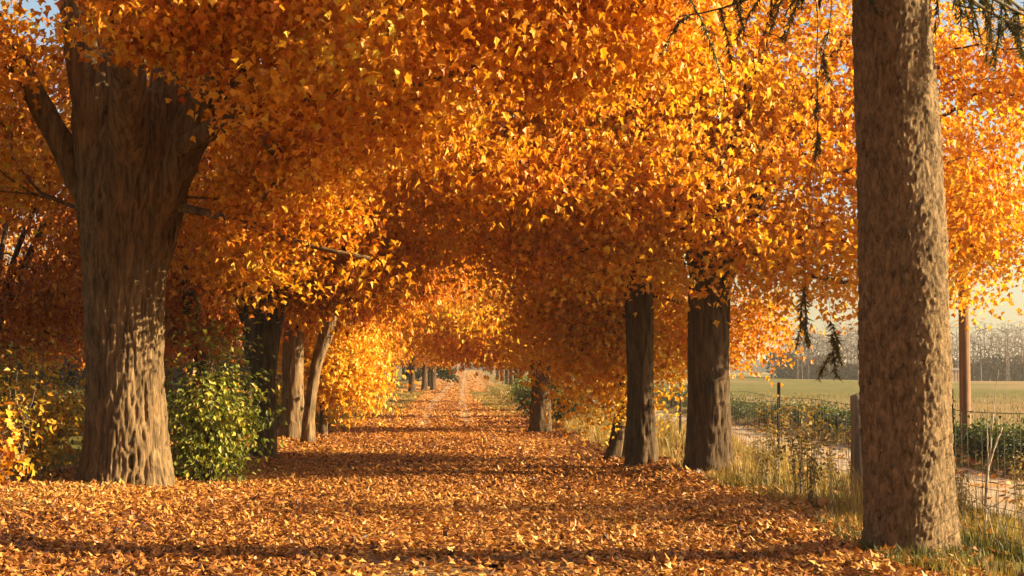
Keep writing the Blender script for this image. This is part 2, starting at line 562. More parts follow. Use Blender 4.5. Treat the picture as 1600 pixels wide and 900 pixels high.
def ell_tips(lobes, gap=-0.25, seed=0):
    out = []
    for (c, r, n) in lobes:
        d = unit(rng.normal(size=(n * 3, 3)))
        rad = rng.uniform(0.3, 1.0, (n * 3, 1)) ** 0.6
        p = np.array(c) + d * rad * np.array(r)
        keep = vnoise(p * 0.55, seed + 31) > gap
        out.append(p[keep][:n])
    return np.concatenate(out)

def grow(nodes, parent, minr, tips, fork_ok, step=0.5, wander=0.10):
    """joins every tip to the nearest fitting node of the skeleton"""
    nodes, parent, minr = list(map(np.array, nodes)), list(parent), list(minr)
    ok = list(fork_ok)
    plen = [0.0] * len(nodes)
    base = nodes[int(np.argmax(ok))]
    order = np.argsort(np.linalg.norm(tips - base, axis=1))
    ends = []
    A = np.array(nodes); okA = np.array(ok); PL = np.array(plen)
    Dn = np.zeros_like(A)
    for k in range(len(nodes)):
        if parent[k] >= 0:
            Dn[k] = unit(A[k] - A[parent[k]])
    for ti in order:
        t = tips[ti]
        v = t - A
        d = np.linalg.norm(v, axis=1)
        cs = (v * Dn).sum(1) / (d + 1e-6)
        cost = d * (1.35 - 0.45 * cs) + 0.10 * PL + np.where(okA, 0, 1e6)
        b = int(np.argmin(cost))
        n = max(2, int(math.ceil(d[b] / step)))
        p0, d0 = A[b], Dn[b] * d[b] * 0.45
        c1 = p0 + d0 + np.array([0, 0, 0.08 * d[b]])
        newP, prev = [], b
        for q in range(1, n + 1):
            s = q / n
            p = (1 - s) ** 2 * p0 + 2 * s * (1 - s) * (0.5 * c1 + 0.5 * (p0 + t) / 2) + s * s * t
            if q < n:
                p = p + rng.normal(size=3) * wander * min(0.5, d[b] * 0.2)
            newP.append(p)
        k0 = len(A)
        newP = np.array(newP)
        A = np.vstack([A, newP]); okA = np.concatenate([okA, np.ones(n, bool)])
        for q in range(n):
            pr = b if q == 0 else k0 + q - 1
            parent.append(pr)
            minr.append(0.0)
        pp = np.vstack([A[b], newP[:-1]])
        Dn = np.vstack([Dn, unit(newP - pp)])
        PL = np.concatenate([PL, PL[b] + np.cumsum(np.linalg.norm(newP - pp, axis=1))])
        ends.append(k0 + n - 1)
    return A, np.array(parent), np.array(minr), np.array(ends)

def pipe_radii(parent, minr, tip_r=0.006, ex=1.75, rmax=0.4):
    n = len(parent)
    acc = np.zeros(n)
    r = np.zeros(n)
    for k in range(n - 1, -1, -1):
        r[k] = max(acc[k] ** (1 / ex) if acc[k] > 0 else tip_r, minr[k])
        if parent[k] >= 0:
            acc[parent[k]] += (min(r[k], rmax)) ** ex
    return np.minimum(r, rmax)

def chains(roots, kids, r):
    out, st = [], [(b, a) for a, b in roots]
    while st:
        k, frm = st.pop()
        ch = [frm, k] if frm >= 0 else [k]
        while kids.get(k):
            ks = sorted(kids[k], key=lambda q: -r[q])
            for q in ks[1:]:
                st.append((q, k))
            k = ks[0]
            ch.append(k)
        out.append(ch)
    return out

def tree(name, label, cat, base, trunk, lobes, nleaf, lsize, mat, tmpl=MAPLE, limbs=(), trunk_sides=48, trunk_step=0.1, flare=0.3,
         disp=None, bark=None, auto_limbs=5, group=None, tone=(0.5, 0.2), spread=(0.38, 0.38, 0.20), singles=0, fork=2.2, step=0.5,
         seed=1, gap=-0.25, tip_r=0.006, ex=1.75, extra_stems=(), top_cut=True, frame_kw=None, clump=0.20, clear=None):
    bark = bark or M_BARK
    bz = float(ground_z(base[0], base[1]))
    B = np.array([base[0], base[1], bz])
    t = thing(name, label, cat, tuple(B), group)
    tp = np.array([p[:3] for p in trunk], float)
    tr_ = np.array([p[3] for p in trunk], float)
    tp[0, 2] -= 0.15
    obj('trunk', trunk_mesh(tp, tr_, trunk_sides, trunk_step, flare, disp=disp, seed=seed), bark, t)
    for st in extra_stems:
        sp = np.array([p[:3] for p in st], float)
        sp[0, 2] -= 0.15
        obj('trunk', trunk_mesh(sp, [p[3] for p in st], trunk_sides, trunk_step, flare, disp=disp, seed=seed + 3), bark, t)
    # skeleton, local to the base
    P, r0 = resample(tp, tr_, 0.5)
    nodes, par, mr, ok = list(P), [-1] + list(range(len(P) - 1)), list(r0), [p[2] > fork for p in P]
    n_trunk = len(nodes)
    for st in extra_stems:
        sp, sr = resample([p[:3] for p in st], [p[3] for p in st], 0.5)
        k0 = len(nodes)
        nodes += list(sp); par += [-1] + list(range(k0, k0 + len(sp) - 1)); mr += list(sr); ok += [p[2] > fork for p in sp]
    n_fixed = len(nodes)
    zt = tp[-1, 2]
    lim = [list(l) for l in limbs]
    if not lim:
        c = np.array(lobes[0][0]); rr = np.array(lobes[0][1])
        for k in range(auto_limbs):
            a = k * 2.4 + seed
            z0 = zt - (0.1 + 0.9 * rng.random()) * min(1.2, zt - fork)
            e = c + rr * np.array([math.cos(a) * .55, math.sin(a) * .55, rng.uniform(-.1, .5)])
            s0 = np.array([np.interp(z0, tp[:, 2], tp[:, 0]), np.interp(z0, tp[:, 2], tp[:, 1]), z0])
            m_ = (s0 + e) / 2 + np.array([0, 0, 0.5])
            q = tr_[-1] * rng.uniform(.45, .7)
            lim.append([(*s0, q), (*m_, q * .7), (*e, q * .3)])
    for l in lim:
        lp, lr = resample([p[:3] for p in l], [p[3] for p in l], 0.45)
        near = int(np.argmin(np.linalg.norm(np.array(nodes[:n_fixed]) - lp[0], axis=1)))
        k0 = len(nodes)
        nodes += list(lp); par += [near] + list(range(k0, k0 + len(lp) - 1)); mr += list(lr); ok += [True] * len(lp)
    tips = ell_tips(lobes, gap, seed)
    if clear:
        tips = tips[~((tips > clear[0]) & (tips < clear[1])).all(1)]
    A, par, mr, ends = grow(nodes, par, mr, tips, ok, step)
    r = pipe_radii(par, mr, tip_r, ex, float(tr_.max()) * 0.85)
    kids = {}
    for k in range(n_fixed, len(A)):
        if par[k] >= 0:
            kids.setdefault(int(par[k]), []).append(k)
    dp = disp or bark_disp(0.012, 1, 18, 5, seed)
    for fx in range(n_fixed):
        for k in kids.pop(fx, []):
            g = Geo()
            for ch in chains([(-1 if k < n_fixed + 10 ** 9 and np.linalg.norm(A[k] - A[fx]) < 0.2 else fx, k)], kids, r):
                if len(ch) < 2:
                    ch = [fx, k]
                pts, rad = A[ch], r[ch].copy()
                if len(rad) > 1:
                    rad[0] = min(rad[0], rad[1] * 1.25)
                if rad.max() > 0.10:
                    q = resample(pts, rad, 0.13)
                    g.tube(q[0], q[1], 18, True, dp)
                else:
                    g.tube(pts, rad, 7 if rad.max() > 0.04 else (5 if rad.max() > 0.02 else 3))
            obj('limb', g.mesh('limb'), bark, t)
    # foliage around the thin ends
    deep = np.where((r < 0.022) & (np.arange(len(A)) >= n_fixed))[0]
    w = np.full(len(deep), 0.45)
    w[np.isin(deep, ends)] = 1.0
    if top_cut:                                            # thin out what stands far above the picture
        px, py, dd = project(A[deep] + B)
        w = w * np.where((py > -140) & (px > -260) & (px < 1860), 1.0, 0.4)
    pick = rng.choice(len(deep), nleaf, p=w / w.sum())
    src = deep[pick]
    cl_tone = rng.normal(0, clump, len(A))
    off = rng.normal(size=(nleaf, 3)) * np.array(spread)
    off[:, 2] -= 0.06 + 0.25 * np.hypot(off[:, 0], off[:, 1]) * rng.random(nleaf)
    pos = A[src] + off
    cc = np.average(A[ends], axis=0)
    out = unit(pos - cc)
    N, D, Sd = frames(nleaf, out, **(frame_kw or {}))
    size = lsize * rng.uniform(0.65, 1.25, nleaf)
    low = pos[:, 2] + bz > 0.15
    tn = np.clip(tone[0] + cl_tone[src] + 0.10 * vnoise(pos * 0.6, seed + 40) + rng.normal(0, tone[1] * 0.6, nleaf), 0, 1)
    if clear:
        low &= ~((pos > clear[0]) & (pos < clear[1])).all(1)
    if singles:
        px, py, dd = project(pos + B)
        vis = (px > 10) & (px < 1590) & (py > 10) & (py < 890) & low
        sc = np.where(vis, dd / (size / lsize), 1e9)
        # nearest leaf of each small window of the picture's view, so that the picked ones are not hidden by one another
        bx = (px // 14).astype(int) * 10000 + (py // 14).astype(int)
        idx = np.argsort(sc)
        _, first = np.unique(bx[idx], return_index=True)
        front = idx[first]
        front = front[vis[front]]
        front = front[np.argsort(sc[front])][:singles]
        low[front] = False
    o = obj('crown', leaf_mesh('crown', pos[low], N[low], D[low], Sd[low], size[low], tn[low], tmpl), mat, t)
    kind(o, 'stuff')
    if singles:
        for k in front:
            place_leaf('leaf', single_leaf(tn[k], mat), pos[k], N[k], D[k], Sd[k], size[k], o)
    return t

DISP_MAPLE = bark_disp(0.040, 1.0, 30, 3.2, 3)
DISP_SPRUCE = plate_disp(0.015, 27, 15, 8)
DISP_MID = bark_disp(0.025, 1.0, 22, 3.4, 5)

# the broad old maple on the lane's west side, splitting into many limbs
tree('old_maple', 'massive old maple with ridged trunk splitting into many limbs, beside the green bush', 'tree', (-4.14, 18.5),
     [(0.04, 0, 0, .53), (.06, 0, .5, .49), (.03, 0, 1.6, .46), (0.03, 0, 2.8, .50), (0.06, 0, 3.7, .62), (0.1, 0, 4.4, .62), (0.1, 0, 5.0, .5)],
     [((0.3, 0.8, 8.8), (5.6, 5.4, 3.4), 120), ((4.2, -1.5, 5.0), (2.8, 3.2, 1.7), 120), ((2.2, 0.6, 3.6), (2.0, 2.2, 1.0), 50),
      ((-3.6, 0.5, 4.6), (2.6, 3.0, 2.0), 42), ((-0.2, -3.6, 6.6), (3.4, 2.0, 1.3), 50), ((-.4, -3.0, 5.6), (3.0, 1.5, .9), 70), ((-2.5, -1.2, 5.7), (1.4, 1.2, 1.0), 45), ((4.6, -3.4, 5.2), (2.6, 1.6, 1.6), 90), ((5.5, 1.0, 5.6), (2.4, 3.0, 1.8), 50)],
     100000, 0.100, M_ORANGE, LOBED, trunk_sides=240, trunk_step=0.02, flare=0.32, disp=DISP_MAPLE, fork=3.2,
     limbs=[[(-.35, 0, 3.5, .20), (-.75, -.1, 4.3, .15), (-1.25, -.2, 5.2, .12), (-2.2, -.3, 7.0, .07)],
            [(.40, -.1, 3.5, .28), (.80, -.2, 4.5, .25), (1.3, -.35, 5.3, .2), (2.8, -.8, 7.2, .09)],
            [(-.2, -.1, 3.9, .36), (-.42, -.2, 5.3, .30), (-.7, -.2, 7.5, .2), (-.8, 0, 10, .08)],
            [(.3, .1, 3.9, .36), (.62, .2, 5.4, .32), (1.0, .7, 7.6, .2), (1.6, 1.2, 9.8, .07)],
            [(.1, -.3, 4.0, .26), (.25, -1.0, 5.2, .2), (.3, -2.2, 6.6, .12)],
            [(0, .3, 4.0, .26), (-.4, 1.4, 5.4, .2), (-1.0, 3.0, 7.2, .1)],
            [(.4, -.2, 4.1, .09), (2.0, -1.0, 4.9, .07), (3.6, -2.4, 4.6, .05), (4.9, -3.7, 4.9, .025)],
            [(.4, 0, 3.6, .07), (1.3, -.5, 3.45, .05), (2.3, -.9, 3.0, .035), (3.2, -1.0, 2.85, .02)]],
     tone=(0.47, 0.2), singles=300, seed=2, gap=-.12, spread=(.34, .34, .19), clear=(np.array([-1.3, -9, 0]), np.array([1.2, .5, 4.8])))

# east side: spruce, then the maples
def spruce():
    base = (3.73, 11.45)
    bz = float(ground_z(*base))
    t = thing('spruce', 'tall spruce with thick scaly trunk and drooping dark needle sprays, beside wooden fence post', 'tree', (*base, bz))
    pts = [(0.02, 0, -.15, .35), (0.03, 0, .5, .335), (0.02, 0, 1.5, .33), (-.02, 0, 3, .325), (-.05, 0, 4.5, .32), (-.1, 0, 8, .24), (-.05, 0, 14, .05)]
    obj('trunk', trunk_mesh([p[:3] for p in pts], [p[3] for p in pts], 180, 0.018, 0.15, 0.35, DISP_SPRUCE, 5, 4, 'trunk', 5.3), M_SPRUCE, t)
    # branches: start z, azimuth, length, droop
    br = []
    for k in range(44):
        z = 4.85 + 9.0 * (k / 44) ** 1.05
        br.append((z, k * 2.399 + 0.4, (2.3 - 0.2 * (z - 4.6)) * rng.uniform(.75, 1.1), 1))
    br += [(4.75, 3.3, 1.5, 1.0), (4.9, 2.8, 1.7, 1.2), (4.8, -0.15, 1.9, .9), (4.75, 0.3, 1.7, 1.2), (5.0, -0.6, 1.8, 1.0), (5.1, 0.05, 2.1, 1.5), (4.9, -.3, 2.2, 1.3), (5.2, .5, 2.3, 1.5), (5.3, .15, 2.6, 1.2)]
    NP, NN, ND, NS_, NT = [], [], [], [], []
    for z, a, L, dr in br:
        g = Geo()
        n = 12
        s = np.linspace(0, 1, n)
        dirv = np.array([math.cos(a), math.sin(a), 0])
        zz = z + 0.25 * s * L * .3 - dr * 0.55 * np.sin(s * 1.9) * s * L * .45
        P = dirv * (s * L)[:, None] + np.stack([0.06 * np.sin(s * 7 + a), 0.06 * np.cos(s * 6), zz * 0], 1)
        P[:, 2] = zz
        P[:, :2] += np.array([-.1, 0])
        g.tube(P, 0.035 * (1 - s) * L / 3 + 0.006, 6)
        # hanging twigs carry the needles
        for q in range(int(14 * L / 3)):
            f = rng.uniform(.18, 1.0)
            p0 = np.array([np.interp(f, s, P[:, c]) for c in range(3)])
            hl = rng.uniform(.25, .75) * (0.6 + 0.5 * f)
            sd = rng.normal(size=3) * np.array([.35, .35, .1]) + dirv * .25
            m = 7
            u = np.linspace(0, 1, m)
            tw = p0 + sd * (u * hl)[:, None] + np.array([0, 0, -1]) * (u ** 1.6 * hl)[:, None]
            g.tube(tw, np.linspace(.006, .002, m), 3)
            nn = int(300 * hl)
            uu = rng.random(nn)
            pp = np.stack([np.interp(uu, u, tw[:, c]) for c in range(3)], 1)
            dd = unit(rng.normal(size=(nn, 3)) * .8 + np.array([0, 0, -1.0]) + sd * .5)
            NP.append(pp); ND.append(dd); NT.append(np.clip(rng.normal(.45 if rng.random() > .25 else .8, .2, nn), 0, 1))
        obj('branch', g.mesh('branch'), M_TWIG, t)
    # one long pendulous branch end hanging towards the fence
    for (x0, y0, z0, z1) in ((-.66, .35, 4.9, 1.80), (-.50, .5, 4.9, 1.62)):
        g = Geo()
        u = np.linspace(0, 1, 16)
        tw = np.stack([x0 + .10 * np.sin(u * 5 + x0 * 9) + .025 * np.sin(u * 17), y0 + .1 * np.cos(u * 3), z0 + (z1 - z0) * u], 1)
        tw = np.vstack([[-.1, 0, z0 + .15], tw])
        u = np.linspace(0, 1, 17)
        g.tube(tw, np.linspace(.006, .002, 17), 4)
        for (f, hl) in [(rng.uniform(.86, 1), .22) for _ in range(6)] + [(rng.uniform(.1, .8), .16) for _ in range(3)]:
            p0 = np.array([np.interp(f, u, tw[:, c]) for c in range(3)])
            sd = rng.normal(size=3) * np.array([.3, .3, .05])
            v = np.linspace(0, 1, 5)
            t2 = p0 + sd * (v * hl)[:, None] + np.array([0, 0, -1]) * (v ** 1.4 * hl)[:, None]
            g.tube(t2, np.linspace(.004, .002, 5), 3)
            nn = 70
            uu = rng.random(nn)
            pp = np.stack([np.interp(uu, v, t2[:, c]) for c in range(3)], 1)
            NP.append(pp); ND.append(unit(rng.normal(size=(nn, 3)) * .7 + np.array([0, 0, -1.0]))); NT.append(np.clip(rng.normal(.8, .2, nn), 0, 1))
        obj('branch', g.mesh('branch'), M_TWIG, t)
    P, D, T = np.concatenate(NP), np.concatenate(ND), np.concatenate(NT)
    n = len(P)
    N = unit(np.cross(D, unit(rng.normal(size=(n, 3)))))
    Sd = np.cross(D, N)
    tm = (np.array([(-.095, 0, 0), (.095, 0, 0), (0, 1, 0)], float), np.array([[0, 1, 2]]))
    o = obj('crown', leaf_mesh('crown', P, N, D, Sd, rng.uniform(.045, .09, n), T, tm), M_NEEDLE, t)
    kind(o, 'stuff')
spruce()

tree('maple', 'thick dark maple standing against the wire fence with widely spreading golden crown', 'tree', (3.82, 20.7),
     [(0, 0, 0, .31), (.02, 0, .6, .285), (.02, 0, 1.6, .285), (.03, 0, 2.6, .29), (.03, 0, 3.4, .27)],
     [((0.4, 1.4, 6.4), (4.4, 3.4, 2.6), 70), ((1.6, 0.5, 6.5), (2.8, 2.0, 1.6), 70), ((0.0, -0.9, 4.4), (3.0, 1.5, 1.7), 90), ((2.4, 0.2, 3.9), (2.4, 2.6, 1.5), 90),
      ((4.9, 0.6, 4.8), (2.1, 2.4, 2.3), 130), ((-1.4, 0, 4.6), (2.0, 2.4, 1.9), 50)],
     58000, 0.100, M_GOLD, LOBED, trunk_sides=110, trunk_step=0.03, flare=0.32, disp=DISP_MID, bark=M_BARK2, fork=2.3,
     auto_limbs=6, tone=(0.45, 0.2), singles=300, seed=5, gap=-.3, spread=(.35, .35, .19))
tree('maple', 'straight slender maple with pale lit edge, between crooked small tree and thick dark maple', 'tree', (3.06, 22.1),
     [(0, 0, 0, .215), (-.03, 0, .6, .20), (-.03, 0, 1.6, .20), (-.05, 0, 2.6, .205), (-.08, 0, 3.6, .17)],
     [((-.8, 0.6, 6.4), (4.0, 3.4, 2.8), 75), ((-1.6, -.6, 4.4), (2.4, 2.6, 1.7), 90), ((.6, 1.5, 4.0), (2.4, 2.0, 1.5), 60), ((1.2, 2.0, 2.6), (1.3, 1.6, .9), 30)],
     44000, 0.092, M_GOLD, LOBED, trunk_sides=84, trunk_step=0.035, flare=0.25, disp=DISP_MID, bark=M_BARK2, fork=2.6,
     auto_limbs=5, tone=(0.45, 0.2), singles=120, seed=9)
tree('crooked_maple', 'small crooked twin-stemmed maple with drooping yellow leaves down to the verge grass', 'tree', (2.86, 24.0),
     [(-.12, 0, 0, .13), (.02, 0, .3, .115), (.10, 0, .9, .10), (.14, 0, 1.7, .09), (.1, 0, 3.0, .07)],
     [((-.3, 0, 3.4), (1.8, 1.8, 1.7), 60), ((-.2, -.4, 1.8), (.9, .8, 1.0), 60), ((-1.0, 0, 2.4), (1.1, 1.0, .9), 40), ((.9, .2, 2.2), (.8, .8, .9), 30)],
     15000, 0.095, M_GOLD, LOBED, trunk_sides=40, trunk_step=0.06, flare=0.3, bark=M_BARK2, fork=1.0,
     extra_stems=[[(.18, .1, 0, .10), (.2, .1, .6, .085), (.22, .1, 1.3, .08), (.35, .1, 2.6, .05)]], auto_limbs=4, tone=(0.6, 0.18), seed=13)
tree('maple', 'short maple whose low golden crown overhangs the lane, rooted beyond the crooked tree', 'tree', (2.33, 35.0),
     [(0, 0, 0, .25), (0, 0, .6, .235), (.0, 0, 1.6, .23), (.05, 0, 3.0, .2)],
     [((-.2, 1.8, 5.6), (4.6, 3.6, 3.4), 120), ((-1.0, .6, 3.3), (2.6, 1.9, 1.3), 90), ((1.5, .6, 2.8), (2.2, 1.6, 1.4), 70)],
     34000, 0.14, M_GOLD, OVAL, trunk_sides=56, trunk_step=0.06, flare=0.3, disp=DISP_MID, bark=M_BARK2, fork=1.6, auto_limbs=5,
     tone=(0.5, 0.2), seed=17)

# west side behind the old maple
tree('leaning_maple', 'dark maple leaning over behind the green bush, reddish crown', 'tree', (-4.15, 26.5),
     [(0, 0, 0, .19), (-.2, 0, 1.2, .17), (-.55, 0, 2.6, .15), (-1.0, 0, 4.2, .12)],
     [((-1.6, 1, 5.4), (3.4, 3.2, 2.8), 110), ((-.6, 0, 3.0), (1.8, 1.6, 1.3), 50)],
     18000, 0.14, M_RUSSET, OVAL, trunk_sides=40, trunk_step=0.08, bark=M_BARK2, fork=2.0, auto_limbs=5, tone=(0.5, 0.2), seed=21)
tree('maple', 'dark knotty maple forking low, just past the green bush', 'tree', (-3.17, 25.0),
     [(0, 0, 0, .20), (.02, 0, .7, .18), (.0, 0, 1.5, .19), (-.04, 0, 2.0, .30), (-.05, 0, 2.35, .28), (-.05, 0, 2.6, .2)],
     [((0, 0, 6.0), (4.4, 4.0, 3.4), 120), ((1.0, -.3, 4.1), (2.2, 2.0, 1.2), 90)],
     34000, 0.14, M_ORANGE, OVAL, trunk_sides=64, trunk_step=0.05, disp=DISP_MID, bark=M_BARK2, fork=1.8,
     limbs=[[(-.15, 0, 2.1, .15), (-.5, 0, 3.2, .13), (-.6, 0, 4.5, .1)], [(.1, 0, 2.1, .15), (.4, .2, 3.4, .12), (.9, .4, 5.0, .07)], [(0, -.1, 2.3, .12), (.2, -.6, 3.8, .08), (.4, -1, 5.2, .05)]],
     tone=(0.33, 0.2), seed=23)
tree('twin_maple', 'twin-stemmed maple with pale leaning second stem over leaf-strewn verge', 'tree', (-3.38, 31.7),
     [(0, 0, 0, .255), (0, 0, .7, .235), (0, 0, 1.8, .22), (.05, 0, 3.4, .18)],
     [((0.4, 0, 6.0), (4.6, 4.2, 3.6), 120), ((1.2, -.5, 4.0), (2.0, 2.0, 1.3), 70)],
     32000, 0.145, M_ORANGE, OVAL, trunk_sides=56, trunk_step=0.06, disp=DISP_MID, fork=1.9,
     extra_stems=[[(.48, -1.5, 0, .13), (.50, -1.5, .7, .105), (.62, -1.4, 1.6, .11), (.92, -1.3, 2.6, .14), (1.05, -1.3, 3.6, .13), (1.2, -1, 5, .08)]],
     auto_limbs=5, tone=(0.42, 0.2), seed=27)
tree('young_maple', 'bright yellow young maple leafy to the ground at lane edge beside the twin stems', 'tree', (-2.85, 33.4),
     [(0, 0, 0, .09), (0, 0, 1, .08), (.05, 0, 2.4, .06), (.1, 0, 4.0, .03)],
     [((.2, 0, 2.6), (1.1, 1.2, 2.0), 110), ((.4, -.2, 1.5), (.7, .8, .9), 40), ((0, 0, 4.5), (1.8, 1.8, 1.6), 50)],
     15000, 0.12, M_GOLD, LOBED, trunk_sides=24, trunk_step=0.12, bark=M_BARK2, fork=0.5, auto_limbs=3, tone=(0.62, 0.18), seed=33)

# ------------------------------------------------------------------ rows of trees further down the lane: copies of a few kinds
def copy_tree(t, loc, rz, sc, label, group, mat=None, name=None):
    c = t.copy()
    col.objects.link(c)
    if name: c.name = name
    c.location, c.rotation_euler, c.scale = loc, (0, 0, rz), (sc, sc, sc)
    c['label'], c['group'] = label, group
    for ch in t.children:
        d = ch.copy()
        col.objects.link(d)
        d.parent = c
        if mat is not None and ch.name.startswith('crown'):
            d.material_slots[0].link = 'OBJECT'
            d.material_slots[0].material = mat
    return c

def row_proto(y, x, seed, mat, tn, label, group):
    return tree('maple', label, 'tree', (x, y),
                [(0, 0, 0, .26), (.02, 0, .7, .24), (0, 0, 1.8, .22), (.05, 0, 3.2, .19)],
                [((0, 0, 6.4), (4.9, 4.9, 4.2), 150), ((1.6, -1, 3.6), (2.8, 2.4, 1.4), 60), ((-1.6, -.8, 3.6), (2.6, 2.4, 1.4), 60)],
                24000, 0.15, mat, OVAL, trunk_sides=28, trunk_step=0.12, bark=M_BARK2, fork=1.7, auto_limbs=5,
                tone=(tn, 0.2), seed=seed, group=group, top_cut=False, tip_r=0.009)

GW, GE = 'maples in the row beyond the bright young maple', 'maples in the row beyond the crooked tree'
LW, LE = 'orange maple in the long row beyond the bright young maple', 'golden maple in the long row past the short low-crowned maple'
LW2, LE2 = LW.replace('orange', 'golden'), LE.replace('golden', 'orange')
pA = row_proto(43.5, -4.3, 41, M_ORANGE, 0.45, LW, GW)
pB = row_proto(46.0, 3.6, 42, M_GOLD, 0.42, LE, GE)
pC = row_proto(53.0, -4.4, 43, M_ORANGE, 0.55, LW, GW)
PR = [pA, pB, pC]
def put(x, y, k, sc, label, group, mat=None, name=None):
    return copy_tree(PR[k % 3], (x, y, float(ground_z(x, y))), rng.uniform(0, 6.28), sc, label, group, mat, name)
for k, (x, y) in enumerate([(-4.4, 63), (-4.6, 75), (-4.8, 88), (-2.4, 101), (-1.55, 104), (-.95, 108), (-4.5, 122), (-5, 138), (-4.6, 156), (-4.8, 180), (-4.6, 210)]):
    put(x, y, k, rng.uniform(.85, 1.05), LW if k % 3 else LW2, GW, M_ORANGE if k % 3 else M_GOLD)
for k, (x, y) in enumerate([(3.6, 57), (4.2, 69), (4.4, 82), (4.8, 96), (5.2, 112), (5.6, 130), (6, 150), (6.4, 175), (6.6, 205), (7.4, 240)]):
    put(x, y, k + 1, rng.uniform(.85, 1.05), LE if k % 3 else LE2, GE, M_GOLD if k % 3 else M_ORANGE)
for k, (x, y) in enumerate([(-12, 300), (-3, 318), (4, 335), (11, 310), (18, 320), (-20, 320)]):
    put(x, y, k, 1.2, 'russet maple closing the far end of the lane', 'trees closing the lane', M_RUSSET)
# trees behind the west row
for k, (x, y, s) in enumerate([(-9.5, 30, .8), (-14, 38, .95), (-11, 48, .9), (-19, 52, 1.0), (-12, 62, 1.0), (-26, 66, 1.1), (-16, 80, 1.1), (-33, 85, 1.1), (-22, 100, 1.1)]):
    put(x, y, k, s, ('russet' if k % 2 == 0 else 'orange') + ' maple standing in the field behind the old maple', 'maples behind the west row', M_RUSSET if k % 2 == 0 else M_ORANGE)

# dark evergreen overhanging the far end of the lane
def evergreen(x, y, h):
    bz = float(ground_z(x, y))
    t = thing('fir_tree', 'small dark evergreen overhanging the far end of the lane', 'tree', (x, y, bz))
    obj('trunk', trunk_mesh([(0, 0, -.1), (0, 0, h * .5), (0, 0, h)], [.22, .13, .02], 16, .3, .2), M_BARK2, t)
    P, D, T = [], [], []
    for k in range(46):
        z = 1.3 + (h - 1.5) * k / 46
        a, L = k * 2.4, (1 - z / h) * 2.7 + .3
        n = 130
        s = rng.random(n) ** .7
        d = np.array([math.cos(a), math.sin(a), -.25])
        P.append(np.array([0, 0, z]) + d * (s * L)[:, None] + rng.normal(size=(n, 3)) * .14)
        D.append(unit(d + rng.normal(size=(n, 3)) * .6 + np.array([0, 0, -.3]))); T.append(rng.random(n) * .6)
    P, D, T = map(np.concatenate, (P, D, T))
    N = unit(np.cross(D, rng.normal(size=(len(P), 3))))
    kind(obj('crown', leaf_mesh('crown', P, N, D, np.cross(D, N), rng.uniform(.2, .45, len(P)), T, OVAL), M_NEEDLE, t), 'stuff')
evergreen(-1.4, 125, 5.2)

# ------------------------------------------------------------------ shrubs
def shrub(name, label, base, r, h, nst, nleaf, lsize, mat, tone, group=None, tmpl=OVAL, cat='bush', spread=.12, seed=0, low=0.05):
    bz = float(ground_z(*base))
    t = thing(name, label, cat, (*base, bz), group)
    g = Geo()
    pts = []
    for k in range(nst):
        a = rng.uniform(0, 6.28)
        q = math.sqrt(rng.random())
        hh = h * (1 - .4 * q * q) * rng.uniform(.5, 1.04)
        e = np.array([math.cos(a) * r[0] * q, math.sin(a) * r[1] * q, hh])
        n = 9
        s = np.linspace(0, 1, n)[:, None]
        P = np.array([math.cos(a), math.sin(a), 0]) * .12 * q * (1 - s) + e * np.array([1, 1, 0]) * s ** 1.2 + np.array([0, 0, 1]) * e[2] * s ** .85
        P[1:] += rng.normal(size=(n - 1, 3)) * .03
        P[0, 2] = -.05
        g.tube(P, np.linspace(.014, .003, n), 4)
        pts.append(P[2:])
        for q2 in range(4):                                        # side twigs
            i = rng.integers(2, n - 1)
            v = unit(rng.normal(size=3) + np.array([0, 0, .3])) * rng.uniform(.15, .4) * min(1, h)
            tw = P[i] + v * np.linspace(0, 1, 4)[:, None]
            g.tube(tw, np.linspace(.005, .002, 4), 3)
            pts.append(tw[1:])
    obj('stem', g.mesh('stem'), M_TWIG, t)
    A = np.concatenate(pts)
    A = A[A[:, 2] > low]
    k = rng.integers(0, len(A), nleaf)
    pos = A[k] + rng.normal(size=(nleaf, 3)) * spread
    pos[:, 2] = np.abs(pos[:, 2]) + .02
    out = unit(pos - np.array([0, 0, h * .5]))
    N, D, Sd = frames(nleaf, out, .5, .6, .7, .4)
    tn = np.clip(tone[0] + rng.normal(0, tone[1], nleaf) + .3 * vnoise(pos * 2.2, seed) + .12 * pos[:, 2] / h, 0, 1)
    kind(obj('foliage', leaf_mesh('foliage', pos, N, D, Sd, lsize * rng.uniform(.6, 1.3, nleaf), tn, tmpl), mat, t), 'stuff')
    return t

shrub('green_bush', 'tall leafy green bush beside the massive old maple', (-3.25, 19.6), (.74, .75), 2.45, 30, 5600, .085, M_GREEN, (.56, .22), spread=.15)
shrub('brush', 'sunlit yellow brush standing against the shaded side of the old maple', (-5.3, 18.2), (.55, .5), 1.9, 18, 950, .08, M_MIXED, (.52, .24), spread=.11, seed=3)
shrub('brush', 'tangled yellow-green brush in the shade of the old maple', (-5.6, 19.6), (1.0, .9), 2.1, 26, 2600, .085, M_MIXED, (.55, .2), spread=.12)
shrub('brush', 'thin tall brush with yellow leaf tips behind the old maple', (-5.0, 21.5), (.9, .9), 2.5, 18, 1500, .08, M_MIXED, (.45, .22), spread=.12, seed=4)
shrub('maple_sapling', 'low orange maple sapling with large bright leaves amid the brush', (-5.55, 17.9), (.5, .45), 1.2, 14, 330, .10, M_ORANGE, (.36, .2), tmpl=MAPLE, cat='sapling', spread=.13, seed=8)
shrub('brush', 'dense dark brush filling the field edge past the tangled yellow-green brush', (-7.2, 23.5), (1.6, 1.2), 2.2, 34, 4200, .09, M_MIXED, (.3, .2), spread=.15, seed=11)
VW = 'verge bushes under the west row'
